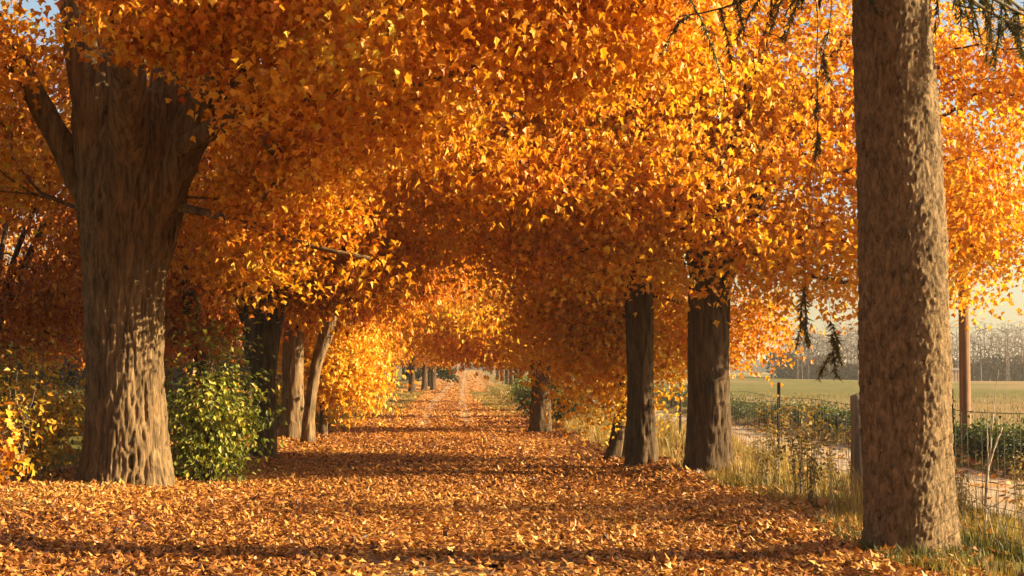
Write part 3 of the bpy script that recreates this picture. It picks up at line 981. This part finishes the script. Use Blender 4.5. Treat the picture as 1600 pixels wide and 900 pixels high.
for k, (x, y, h, m) in enumerate([(-4.6, 29, 1.3, M_MIXED), (-3.9, 34.5, 1.2, M_GREEN), (-3.3, 36.2, 1.0, M_MIXED), (-3.9, 41, 1.4, M_MIXED), (-4.2, 47, 1.3, M_MIXED), (-4.2, 56, 1.5, M_GREEN), (-4.6, 68, 1.6, M_MIXED), (-4.8, 82, 1.6, M_MIXED)]):
    shrub('verge_bush', 'ragged yellowing bush under the west row of maples', (x, y), (.9, 1.3), h, 22, 2200, .10, m, (.5, .2), VW, spread=.15, seed=20 + k)
VE = 'verge bushes under the east row'
for k, (x, y, h, m) in enumerate([(3.4, 37.5, 1.1, M_HEDGE), (3.6, 41, 1.2, M_HEDGE), (3.0, 46, 1.2, M_HEDGE), (3.2, 53, 1.3, M_HEDGE), (3.4, 62, 1.3, M_GREEN)]):
    shrub('verge_bush', 'dark green bush under the east row of maples', (x, y), (.7, 1.2), h, 22, 2600, .10, m, (.5, .2), VE, spread=.15, seed=30 + k)

# low dark growth along the far edge of the gravel road
hd = shrub('low_bush', 'low dark green bush along the far edge of the gravel road', (10.0, 25.0), (.75, 1.5), .6, 34, 3600, .09, M_HEDGE, (.45, .22),
           'low bushes lining the field edge', spread=.12, seed=51)
for k, y in enumerate([22.4, 28, 30.6, 33.5, 36, 39, 42.5, 46, 50, 55, 60, 66, 73]):
    if 26.2 < y < 27: continue
    x = 10.0 + rng.uniform(-.25, .35)
    c = hd.copy(); col.objects.link(c)
    c.location = (x, y, float(ground_z(x, y)))
    c.rotation_euler = (0, 0, rng.choice([0, math.pi]) + rng.uniform(-.2, .2))
    s = rng.uniform(.8, 1.15); c.scale = (s, s * 1.1, s * rng.uniform(.85, 1.15))
    for ch in hd.children:
        d = ch.copy(); col.objects.link(d); d.parent = c

# ------------------------------------------------------------------ wire fence, pole, sapling
FX = 4.6
def fence():
    y0, y1 = 9.4, 42.0
    t = thing('wire_fence', 'woven wire fence with thin steel posts and one wooden post, alongside the gravel road', 'fence', (FX, y0, 0))
    gz = float(ground_z(FX, 20))
    posts = [12.76, 19.6, 23.6, 27.8, 32, 36.2, 40.4]
    g = Geo()                                              # T-section steel post with studs
    g.box((0, 0, .52), (.022, .004, .80)); g.box((0, .020, .52), (.004, .016, .80))
    for q in range(14):
        g.box((0, -.009, .2 + q * .078), (.006, .005, .008))
    pm = g.mesh('post', False)
    pm.materials.append(M_STEEL)
    for k, y in enumerate(posts):
        o = obj('post', pm, None, t, (0, y - y0, gz))
        o.rotation_euler = (rng.uniform(-.02, .02), rng.uniform(-.025, .025), R(90) + rng.uniform(-.3, .3))
    g = Geo()
    pts = np.linspace(-.35, 1.2, 32)
    g.tube(np.stack([.012 * np.sin(pts * 2), 0 * pts, pts], 1), np.full(32, .078), 20, True, bark_disp(.010, 1, 40, 1.6, 77))
    obj('wooden_post', g.mesh('wooden_post'), M_POST, t, (0, 15.8 - y0, gz))
    hs = [.10, .22, .35, .49, .64, .80, .97, 1.13]
    allp = sorted(posts + [15.8])
    yy = np.linspace(0, y1 - y0, 66)
    def sag(y, f):
        return .03 * np.sin(y * 1.7 + f) * .5 + .015 * np.sin(y * .6 + f * 2)
    for k, h in enumerate(hs):
        g = Geo()
        g.tube(np.stack([-.03 + .01 * np.sin(yy), yy, gz + h + sag(yy, 0) * (.4 + h * .6)], 1), np.full(66, .0032 if k in (0, 7) else .0026), 4, False)
        obj('strand', g.mesh('strand'), M_WIRE, t)
    g = Geo()
    zz = np.linspace(.1, 1.13, 6)
    g.tube(np.stack([0 * zz, 0 * zz, zz], 1), np.full(6, .0022), 4, False)
    sm = g.mesh('stay'); sm.materials.append(M_WIRE)
    for y in np.arange(.1, y1 - y0, .165):
        o = obj('stay', sm, None, t, (-.034, y, gz + float(sag(y, 0)) * .7))
        o.rotation_euler = (rng.uniform(-.03, .03), 0, 0)
fence()

def pole():
    x, y = 9.75, 26.4
    t = thing('utility_pole', 'tall brown wooden utility pole beside the gravel road', 'pole', (x, y, float(ground_z(x, y))))
    g = Geo()
    zz = np.linspace(-.3, 7.5, 60)
    g.tube(np.stack([.004 * zz, 0 * zz, zz], 1), np.interp(zz, [-.3, 0, .4, 9], [.125, .12, .105, .075]), 24, True, bark_disp(.004, 1, 40, .6, 81))
    obj('shaft', g.mesh('shaft'), M_POLE, t)
pole()

def sapling():
    x, y = 4.62, 12.1
    t = thing('bare_sapling', 'thin pale leafless sapling in the grass by the fence, forked at waist height', 'sapling', (x, y, float(ground_z(x, y))))
    def st(P, r, nm):
        g = Geo(); q = resample(P, r, .05)
        g.tube(q[0] + rng.normal(size=q[0].shape) * .002, q[1], 8)
        obj(nm, g.mesh(nm), M_SAPLING, t)
    st([(0, 0, -.08), (.0, 0, .25), (.02, 0, .45), (.045, 0, .68)], [.016, .014, .013, .012], 'stem')
    st([(.045, 0, .66), (.07, 0, .85), (.10, .02, 1.15), (.16, .03, 1.5)], [.009, .007, .005, .002], 'branch')
    st([(.045, 0, .66), (.03, 0, .9), (.035, -.02, 1.2), (.06, -.03, 1.42)], [.007, .006, .004, .002], 'branch')
    st([(.045, 0, .67), (.09, 0, .80), (.17, 0, 1.0)], [.010, .009, .008], 'branch')
    st([(.10, .02, 1.1), (.17, .02, 1.2), (.24, .02, 1.33)], [.004, .003, .002], 'branch')
    st([(.01, 0, .3), (.12, -.05, .36), (.24, -.05, .44)], [.005, .004, .002], 'branch')
    st([(.01, 0, .38), (-.1, -.03, .40), (-.2, -.05, .52)], [.005, .004, .002], 'branch')
sapling()

# ------------------------------------------------------------------ weeds and grass
def blades(n, fx, h, w, tone, lean=.35):
    """n grass blades; fx(n) gives x, y"""
    x, y = fx(n)
    z = ground_z(x, y)
    hh = h * rng.uniform(.4, 1.25, n)
    a = rng.uniform(0, 6.28, n)
    d = np.stack([np.cos(a), np.sin(a), 0 * a], 1) * (lean * rng.uniform(.2, 1.4, n) * hh)[:, None]
    b = rng.uniform(0, 6.28, n)
    s = np.stack([np.cos(b), np.sin(b), 0 * b], 1) * w * rng.uniform(.6, 1.3, n)[:, None]
    p0 = np.stack([x, y, z - .01], 1)
    up = np.array([0, 0, 1.0])
    pm = p0 + d * .35 + up * (hh * .6)[:, None]
    pt = p0 + d + up * (hh * .95)[:, None]
    V = np.stack([p0 - s, p0 + s, pm + s * .7, pm - s * .7, pt], 1).reshape(-1, 3)
    k = np.arange(n)[:, None] * 5
    T = np.concatenate([k + np.array([[0, 1, 2]]), k + np.array([[0, 2, 3]]), k + np.array([[3, 2, 4]])])
    tn = np.clip(tone[0] + rng.normal(0, tone[1], n) + .25 * vnoise(np.stack([x * .9, y * .9, 0 * x], 1), 61), 0, 1)
    return V, T, np.repeat(tn, 5)

def rect(x0, x1, y0, y1, clump=0.0, pw=1.0, seed=0):
    def f(n):
        m = int(n * 3) if clump else n
        x = rng.uniform(x0, x1, m)
        y = y0 + (y1 - y0) * rng.random(m) ** pw
        if clump:
            k = vnoise(np.stack([x * 1.4, y * 1.4, 0 * x], 1), 71 + seed) > clump - .35 + rng.uniform(-.2, .2, m)
            x, y = x[k][:n], y[k][:n]
            if len(x) < n:
                q = rng.integers(0, len(x), n - len(x))
                x, y = np.concatenate([x, x[q] + rng.normal(0, .04, len(q))]), np.concatenate([y, y[q] + rng.normal(0, .04, len(q))])
        return x, y
    return f

def grass(name, label, parts):
    Vs, Ts, Ns, o = [], [], [], 0
    for p in parts:
        V, T, tn = blades(*p)
        Vs.append(V); Ts.append(T + o); Ns.append(tn); o += len(V)
    ob = obj(name, mk_mesh(name, np.concatenate(Vs), np.concatenate(Ts), np.concatenate(Ns)), M_GRASS)
    ob['category'] = 'grass'
    kind(ob, 'stuff', label)

grass('verge_grass', 'dry tan and green grass growing along the wire fence', [
    (9000, rect(3.5, 6.2, 9.5, 17, .2, 1), .17, .005, (.5, .22)),
    (3200, rect(3.3, 4.8, 10.2, 12.4, .3, 1, 2), .15, .006, (.28, .15)),
    (10000, rect(3.4, 5.9, 17, 30, .3, 1, 3), .22, .006, (.6, .2)),
    (9000, rect(2.9, 5.7, 25, 48, .25, 1, 5), .40, .009, (.72, .16)),
    (1300, rect(4.0, 5.6, 11, 24, .5, 1, 7), .50, .005, (.7, .15)),
    (5000, rect(3.0, 5.6, 48, 110, .3, 1, 9), .36, .018, (.5, .2)),
    (10000, rect(1.6, 3.6, 48, 100, .1, 1, 12), .13, .022, (.42, .15))])
grass('field_grass', 'rough green grass at the field edge beyond the gravel road', [
    (9000, rect(9.0, 14, 17, 45, .2, 1, 4), .20, .010, (.28, .2)),
    (9000, rect(11, 45, 26, 90, .1, 1, 6), .17, .016, (.32, .2))])
grass('lane_edge_grass', 'short yellow-green grass on the verge under the west maples', [
    (4000, rect(-7, -3.8, 14, 26, .4, 1, 8), .14, .006, (.35, .2)),
    (6000, rect(-4.6, -2.6, 36, 95, .3, 1, 10), .20, .016, (.5, .2)),
    (10000, rect(-3.4, -1.5, 48, 98, .1, 1, 14), .13, .022, (.42, .15))])

def weed_proto(loc, h, label, group, seed):
    t = thing('tall_weed', label, 'weed', loc, group)
    g = Geo()
    P, Dd = [], []
    for k in range(7):
        a = rng.uniform(0, 6.28)
        q = rng.uniform(.03, .24)
        n = 9
        s = np.linspace(0, 1, n)[:, None]
        e = np.array([math.cos(a) * q, math.sin(a) * q, 0])
        st = e * .2 + e * s ** 1.6 * 1.3 + np.array([0, 0, 1]) * s * h * rng.uniform(.6, 1.05) + rng.normal(size=(n, 3)) * .008
        st[0, 2] = -.04
        g.tube(st, np.linspace(.006, .002, n), 4)
        P.append(st[2:])
        for j in range(5):
            i = rng.integers(4, n)
            v = unit(rng.normal(size=3) + np.array([0, 0, .9])) * .16
            tw = st[i] + v * np.linspace(0, 1, 4)[:, None]
            g.tube(tw, [.003, .002, .002, .001], 3)
            P.append(tw)
    obj('stem', g.mesh('stem'), M_TWIG, t)
    A = np.concatenate(P)
    n = 230
    pos = A[rng.integers(0, len(A), n)] + rng.normal(size=(n, 3)) * .025
    N, D, Sd = frames(n, unit(pos * np.array([1, 1, .1])), .4, .5, .8, .1)
    kind(obj('foliage', leaf_mesh('foliage', pos, N, D, Sd, rng.uniform(.03, .085, n), np.clip(rng.normal(.58, .2, n), 0, 1), OVAL), M_GRASS, t), 'stuff')
    return t
WG = 'tall weeds along the wire fence'
WL = 'spindly tall weed gone to seed along the wire fence'
w0 = weed_proto((4.2, 17.0, .1), 1.1, WL, WG, 1)
w1 = weed_proto((4.3, 18.4, .1), 1.25, WL, WG, 2)
for k, (x, y) in enumerate([(4.0, 18.0), (4.1, 16.4), (3.9, 17.3), (4.0, 15.6), (4.0, 21.6), (5.0, 13.6), (5.2, 15.2), (4.9, 12.0), (4.3, 24), (3.7, 27), (3.4, 30), (3.7, 33), (3.2, 32), (3.3, 28.6), (4.1, 26), (4.9, 17), (4.6, 16.9)]):
    src = (w0, w1)[k % 2]
    c = src.copy(); col.objects.link(c)
    c.location = (x, y, float(ground_z(x, y))); s = rng.uniform(.6, 1.05) * (1.0 if 15 < y < 20 else .75)
    c.scale = (s, s, s); c.rotation_euler = (0, 0, rng.uniform(0, 6.28))
    for ch in src.children:
        d = ch.copy(); col.objects.link(d); d.parent = c

# ------------------------------------------------------------------ fallen leaves
def litter_points(n, x0, x1, y0, y1, pw=1.0, bare=.25):
    x = rng.uniform(x0, x1, n)
    y = y0 + (y1 - y0) * rng.random(n) ** pw
    d = fbm(np.stack([x * .5, y * .28, 0 * x], 1), 3, 91)
    edge = sstep(3.6, 2.9, x) * .8 + .2
    dens = edge * (.35 + .65 * sstep(-.5 + bare, .1, d + .5 - bare))
    bare_p = sstep(13.2, 11.9, y) * sstep(-2.2, -.9, x) * sstep(2.2, .6, x)     # trodden gravel at the lane's mouth
    dens = dens * (1 - .86 * bare_p * sstep(-.45, .0, d))
    w = np.abs(x - lane_x(y))
    dens = dens * (1 - .75 * sstep(46, 60, y) * sstep(1.2, 2.0, w))
    u = np.abs(w - .66)
    dens = dens * (1 - .8 * sstep(.30, .14, u) * sstep(34, 44, y)) * (1 - .55 * sstep(45, 75, y))
    k = rng.random(n) < dens
    return x[k], y[k]

def litter(n, x0, x1, y0, y1, size, pw=1.0, lift=.05):
    x, y = litter_points(n, x0, x1, y0, y1, pw)
    m = len(x)
    z = ground_z(x, y) + .024 + rng.random(m) ** 2 * lift
    pos = np.stack([x, y, z], 1)
    N = unit(np.array([0, 0, 1.0]) + rng.normal(size=(m, 3)) * .33)
    D = unit(rng.normal(size=(m, 3)))
    D = unit(D - N * (D * N).sum(1, keepdims=True))
    N = np.where(rng.random((m, 1)) < .5, N, -N)            # curled up or curled down
    pos[:, 2] += np.where(N[:, 2] < 0, .02, .012)
    sz = size * rng.uniform(.6, 1.25, m)
    tn = np.clip(.44 + rng.normal(0, .28, m) + .2 * vnoise(np.stack([x * .5, y * .3, 0 * x], 1), 95), 0, 1)
    return pos, N, D, np.cross(D, N), sz, tn

Vs, Ts, Ns, o = [], [], [], 0
for n, x0, x1, y0, y1, size, tm, pw in ((76000, -5.6, 3.9, 9.5, 14, .067, MAPLE, 1.0), (84000, -5.6, 3.9, 14, 20, .074, OVAL, 1.0), (76000, -5.5, 3.6, 20, 36, .082, OVAL, 1.1),
                                        (40000, -5, 3.6, 36, 70, .11, OVAL, 1.1), (9000, -4.6, 4.6, 70, 130, .18, OVAL, 1.0), (9000, -4.6, 6, 130, 280, .3, OVAL, 1.0),
                                        (5000, 3.4, 6.2, 10, 30, .11, KITE, 1.0), (3200, 8.3, 9.9, 17, 45, .12, KITE, 1.0), (1500, 5.9, 8.3, 17, 45, .11, KITE, 1.0)):
    L = litter(n, x0, x1, y0, y1, size, pw)
    if x0 > 3:
        L = [a for a in L]
    if tm is MAPLE:                                          # the largest-looking ones are leaves of their own
        px, py, dd = project(L[0])
        vis = (px > 8) & (px < 1592) & (py < 894) & (L[0][:, 0] < 3.3)
        sc = np.where(vis, dd / L[4] - 60 * L[0][:, 2] , 1e9)
        top = np.argsort(sc)[:300]
        for k in top:
            q = place_leaf('fallen_leaf', single_leaf(L[5][k], M_LITTER), L[0][k] + np.array([0, 0, .012]), L[1][k], L[2][k], L[3][k], L[4][k])
            q['label'], q['category'], q['group'] = 'single fallen maple leaf lying loose on top of the lane litter', 'leaf', 'fallen leaves at the mouth of the lane'
        keep = np.ones(len(L[0]), bool); keep[top] = False
        L = [a[keep] for a in L]
        tm = LOBED
    V, T, k = leaf_geo(L[0], L[1], L[2], L[3], L[4], tm)
    Vs.append(V); Ts.append(T + o); Ns.append(np.repeat(L[5], k)); o += len(V)
ob = obj('leaf_litter', mk_mesh('leaf_litter', np.concatenate(Vs), np.concatenate(Ts), np.concatenate(Ns)), M_LITTER)
ob['category'] = 'leaves'
kind(ob, 'stuff', 'deep carpet of fallen orange and brown leaves covering the lane')

# ------------------------------------------------------------------ far woods and shed
def bare_proto(loc, h, seed, label, group):
    t = thing('bare_tree', label, 'tree', loc, group)
    pts = [(0, 0, -.2, .12), (.05, 0, h * .3, .09), (0, 0, h * .6, .055), (.1, 0, h * .85, .03)]
    obj('trunk', trunk_mesh([p[:3] for p in pts], [p[3] for p in pts], 8, .4, .2), M_GREYTWIG, t)
    P, r0 = resample([p[:3] for p in pts], [p[3] for p in pts], .6)
    tips = ell_tips([((0, 0, h * .68), (h * .28, h * .28, h * .33), 330)], -.6, seed)
    A, par, mr, ends = grow(list(P), [-1] + list(range(len(P) - 1)), list(r0), tips, [p[2] > h * .25 for p in P], .8)
    r = np.maximum(pipe_radii(par, mr, .016, 2.2, .07), .020)
    kids = {}
    for k in range(len(P), len(A)):
        kids.setdefault(int(par[k]), []).append(k)
    g = Geo()
    for fx in range(len(P)):
        for k in kids.pop(fx, []):
            for ch in chains([(fx, k)], kids, r):
                g.tube(A[ch], np.minimum(r[ch], r[ch[1]] * 1.2), 3)
    obj('crown', g.mesh('crown'), M_GREYTWIG, t)
    return t
BG = 'bare trees along the far edge of the field'
BL = 'leafless grey tree in the wood across the field'
def at(px, y):
    return (px - CX) / F_PX * y
bp_ = [bare_proto((at(1250, 185), 185, 0), 7.2, 3, BL, BG), bare_proto((at(1330, 190), 190, 0), 8.2, 4, BL, BG), bare_proto((at(1585, 186), 186, 0), 8.0, 5, BL, BG)]
for k, px in enumerate(list(np.arange(1240, 1345, 8.5)) + list(np.arange(1345, 1640, 11)) + [1700, 1760, 1820, 1900]):
    y = rng.uniform(182, 205)
    src = bp_[k % 3]
    c = src.copy(); col.objects.link(c)
    c.location = (at(px + rng.uniform(-3, 3), y), y, 0); s = rng.uniform(.8, 1.12)
    if px < 1262: s *= .8
    c.scale = (s, s, s); c.rotation_euler = (0, 0, rng.uniform(0, 6.28))
    for ch in src.children:
        d = ch.copy(); col.objects.link(d); d.parent = c

M_THICKET = leaf_mat('thicket_twigs', [(0, (.06, .045, .045)), (.6, (.13, .095, .085)), (1, (.22, .13, .09))], .2, .8, (1, .9, .8), .05)
def thicket(name, label, x0, x1, y0, y1, h, n, size):
    x, y = rng.uniform(x0, x1, n), rng.uniform(y0, y1, n)
    top = h * (.8 + .55 * vnoise(np.stack([x * .30, y * .05, 0 * x], 1), 7))
    pos = np.stack([x, y, top * rng.random(n) ** .8], 1)
    N, D, Sd = frames(n, unit(rng.normal(size=(n, 3))), .1, .3, 1, -.8)
    ob = obj(name, leaf_mesh(name, pos, N, D, Sd, size * rng.uniform(.5, 1.4, n), np.clip(rng.normal(.4, .25, n), 0, 1), OVAL), M_THICKET)
    ob['category'] = 'undergrowth'
    kind(ob, 'stuff', label)
thicket('wood_undergrowth', 'dark leafless thicket under the bare trees across the field', at(1236, 190), at(1950, 190), 186, 204, 3.4, 28000, .62)
thicket('far_woodland', 'faint low woodland on the horizon beyond the field', -420, 420, 620, 680, 4.6, 16000, 3.2)
thicket('west_woodland', 'dark low woodland behind the maples west of the lane', -75, -12, 105, 125, 5.5, 22000, .9)

def shed():
    x, y = at(1497, 181), 181.0
    t = thing('field_shed', 'tiny pale boarded shed at the edge of the bare wood', 'shed', (x, y, 0))
    M_SH = plain_mat('shed_boards', (.42, .27, .17), .8)
    M_RF = plain_mat('shed_roof', (.16, .12, .10), .7)
    bm = Geo(); bm.box((0, 0, .6), (.1, .5, .75)); 
    pm = bm.mesh('plank', False)
    g = Geo(); g.box((0, .6, .62), (1.15, .55, .7)); obj('wall', g.mesh('wall', False), M_RF, t)
    g = Geo(); g.box((0, 0, .62), (.13, .03, .72)); pm = g.mesh('plank', False); pm.materials.append(M_SH)
    for k in range(6):
        obj('plank', pm, None, t, (-1.0 + k * .4, 0, 0))
    g = Geo()
    g.add(np.array([(-1.35, -.2, 1.4), (1.35, -.2, 1.4), (1.35, 1.4, 1.72), (-1.35, 1.4, 1.72), (-1.35, -.2, 1.48), (1.35, -.2, 1.48), (1.35, 1.4, 1.8), (-1.35, 1.4, 1.8)], float),
          [[0, 3, 2, 1], [4, 5, 6, 7], [0, 1, 5, 4], [1, 2, 6, 5], [2, 3, 7, 6], [3, 0, 4, 7]])
    obj('roof', g.mesh('roof', False), M_RF, t)
shed()

# ------------------------------------------------------------------ the avenue behind the camera, plus growth added for its shade
shrub('shade_thicket', 'tall green thicket added out of view across the gravel road to shade the verge', (10.6, 14.2), (1.5, 1.7), 4.6, 60, 9000, .12, M_GREEN, (.4, .2), spread=.16, seed=77)  # unseen thicket, added to cast shade on the lane's right side
for k, (x, y, sc_) in enumerate([(-7.0, 0.5, .95), (-5.2, -10, 1), (-5.2, -21, 1), (6.6, -3, .95), (5.4, -14, 1), (5.4, -25, 1)]):
    put(x, y, k, sc_, 'orange maple of the avenue at the mouth of the lane', 'maples at the mouth of the lane')

for (x, y, sd_, lb) in ((-6.4, 8.2, 61, 'high-crowned orange maple added to block skylight over the lane, short of the old maple'), (6.2, 3.2, 62, 'high-crowned orange maple added to block skylight over the lane, short of the spruce')):  # extra crowns put in to close off the sky around the camera
    tree('maple', lb, 'tree', (x, y), [(0, 0, 0, .34), (0, 0, .7, .31), (0, 0, 2.5, .29), (.05, 0, 4.8, .24)],
         [((0.6 if x < 0 else -.4, 0, 7.8), (4.9, 4.6, 3.1), 170)], 24000, 0.13, M_ORANGE, OVAL, trunk_sides=40, trunk_step=0.08, disp=DISP_MID, bark=M_BARK2,
         fork=3.4, auto_limbs=6, tone=(.45, .2), seed=sd_, top_cut=False, gap=-.5)

# ------------------------------------------------------------------ autumn haze
def haze():
    m = bpy.data.materials.new('haze_air')
    m.use_nodes = True
    nt = m.node_tree
    nt.nodes.remove(nt.nodes['Principled BSDF'])
    v = nt.nodes.new('ShaderNodeVolumePrincipled')
    v.inputs['Color'].default_value = (1.0, 0.93, 0.80, 1)
    v.inputs['Density'].default_value = 0.0004
    v.inputs['Anisotropy'].default_value = 0.25
    nt.links.new(v.outputs[0], nt.nodes['Material Output'].inputs['Volume'])
    g = Geo()
    g.box((0, 1560, 8.5), (2440, 1620, 9.8))
    kind(obj('haze', g.mesh('haze', False), m), 'stuff')
haze()
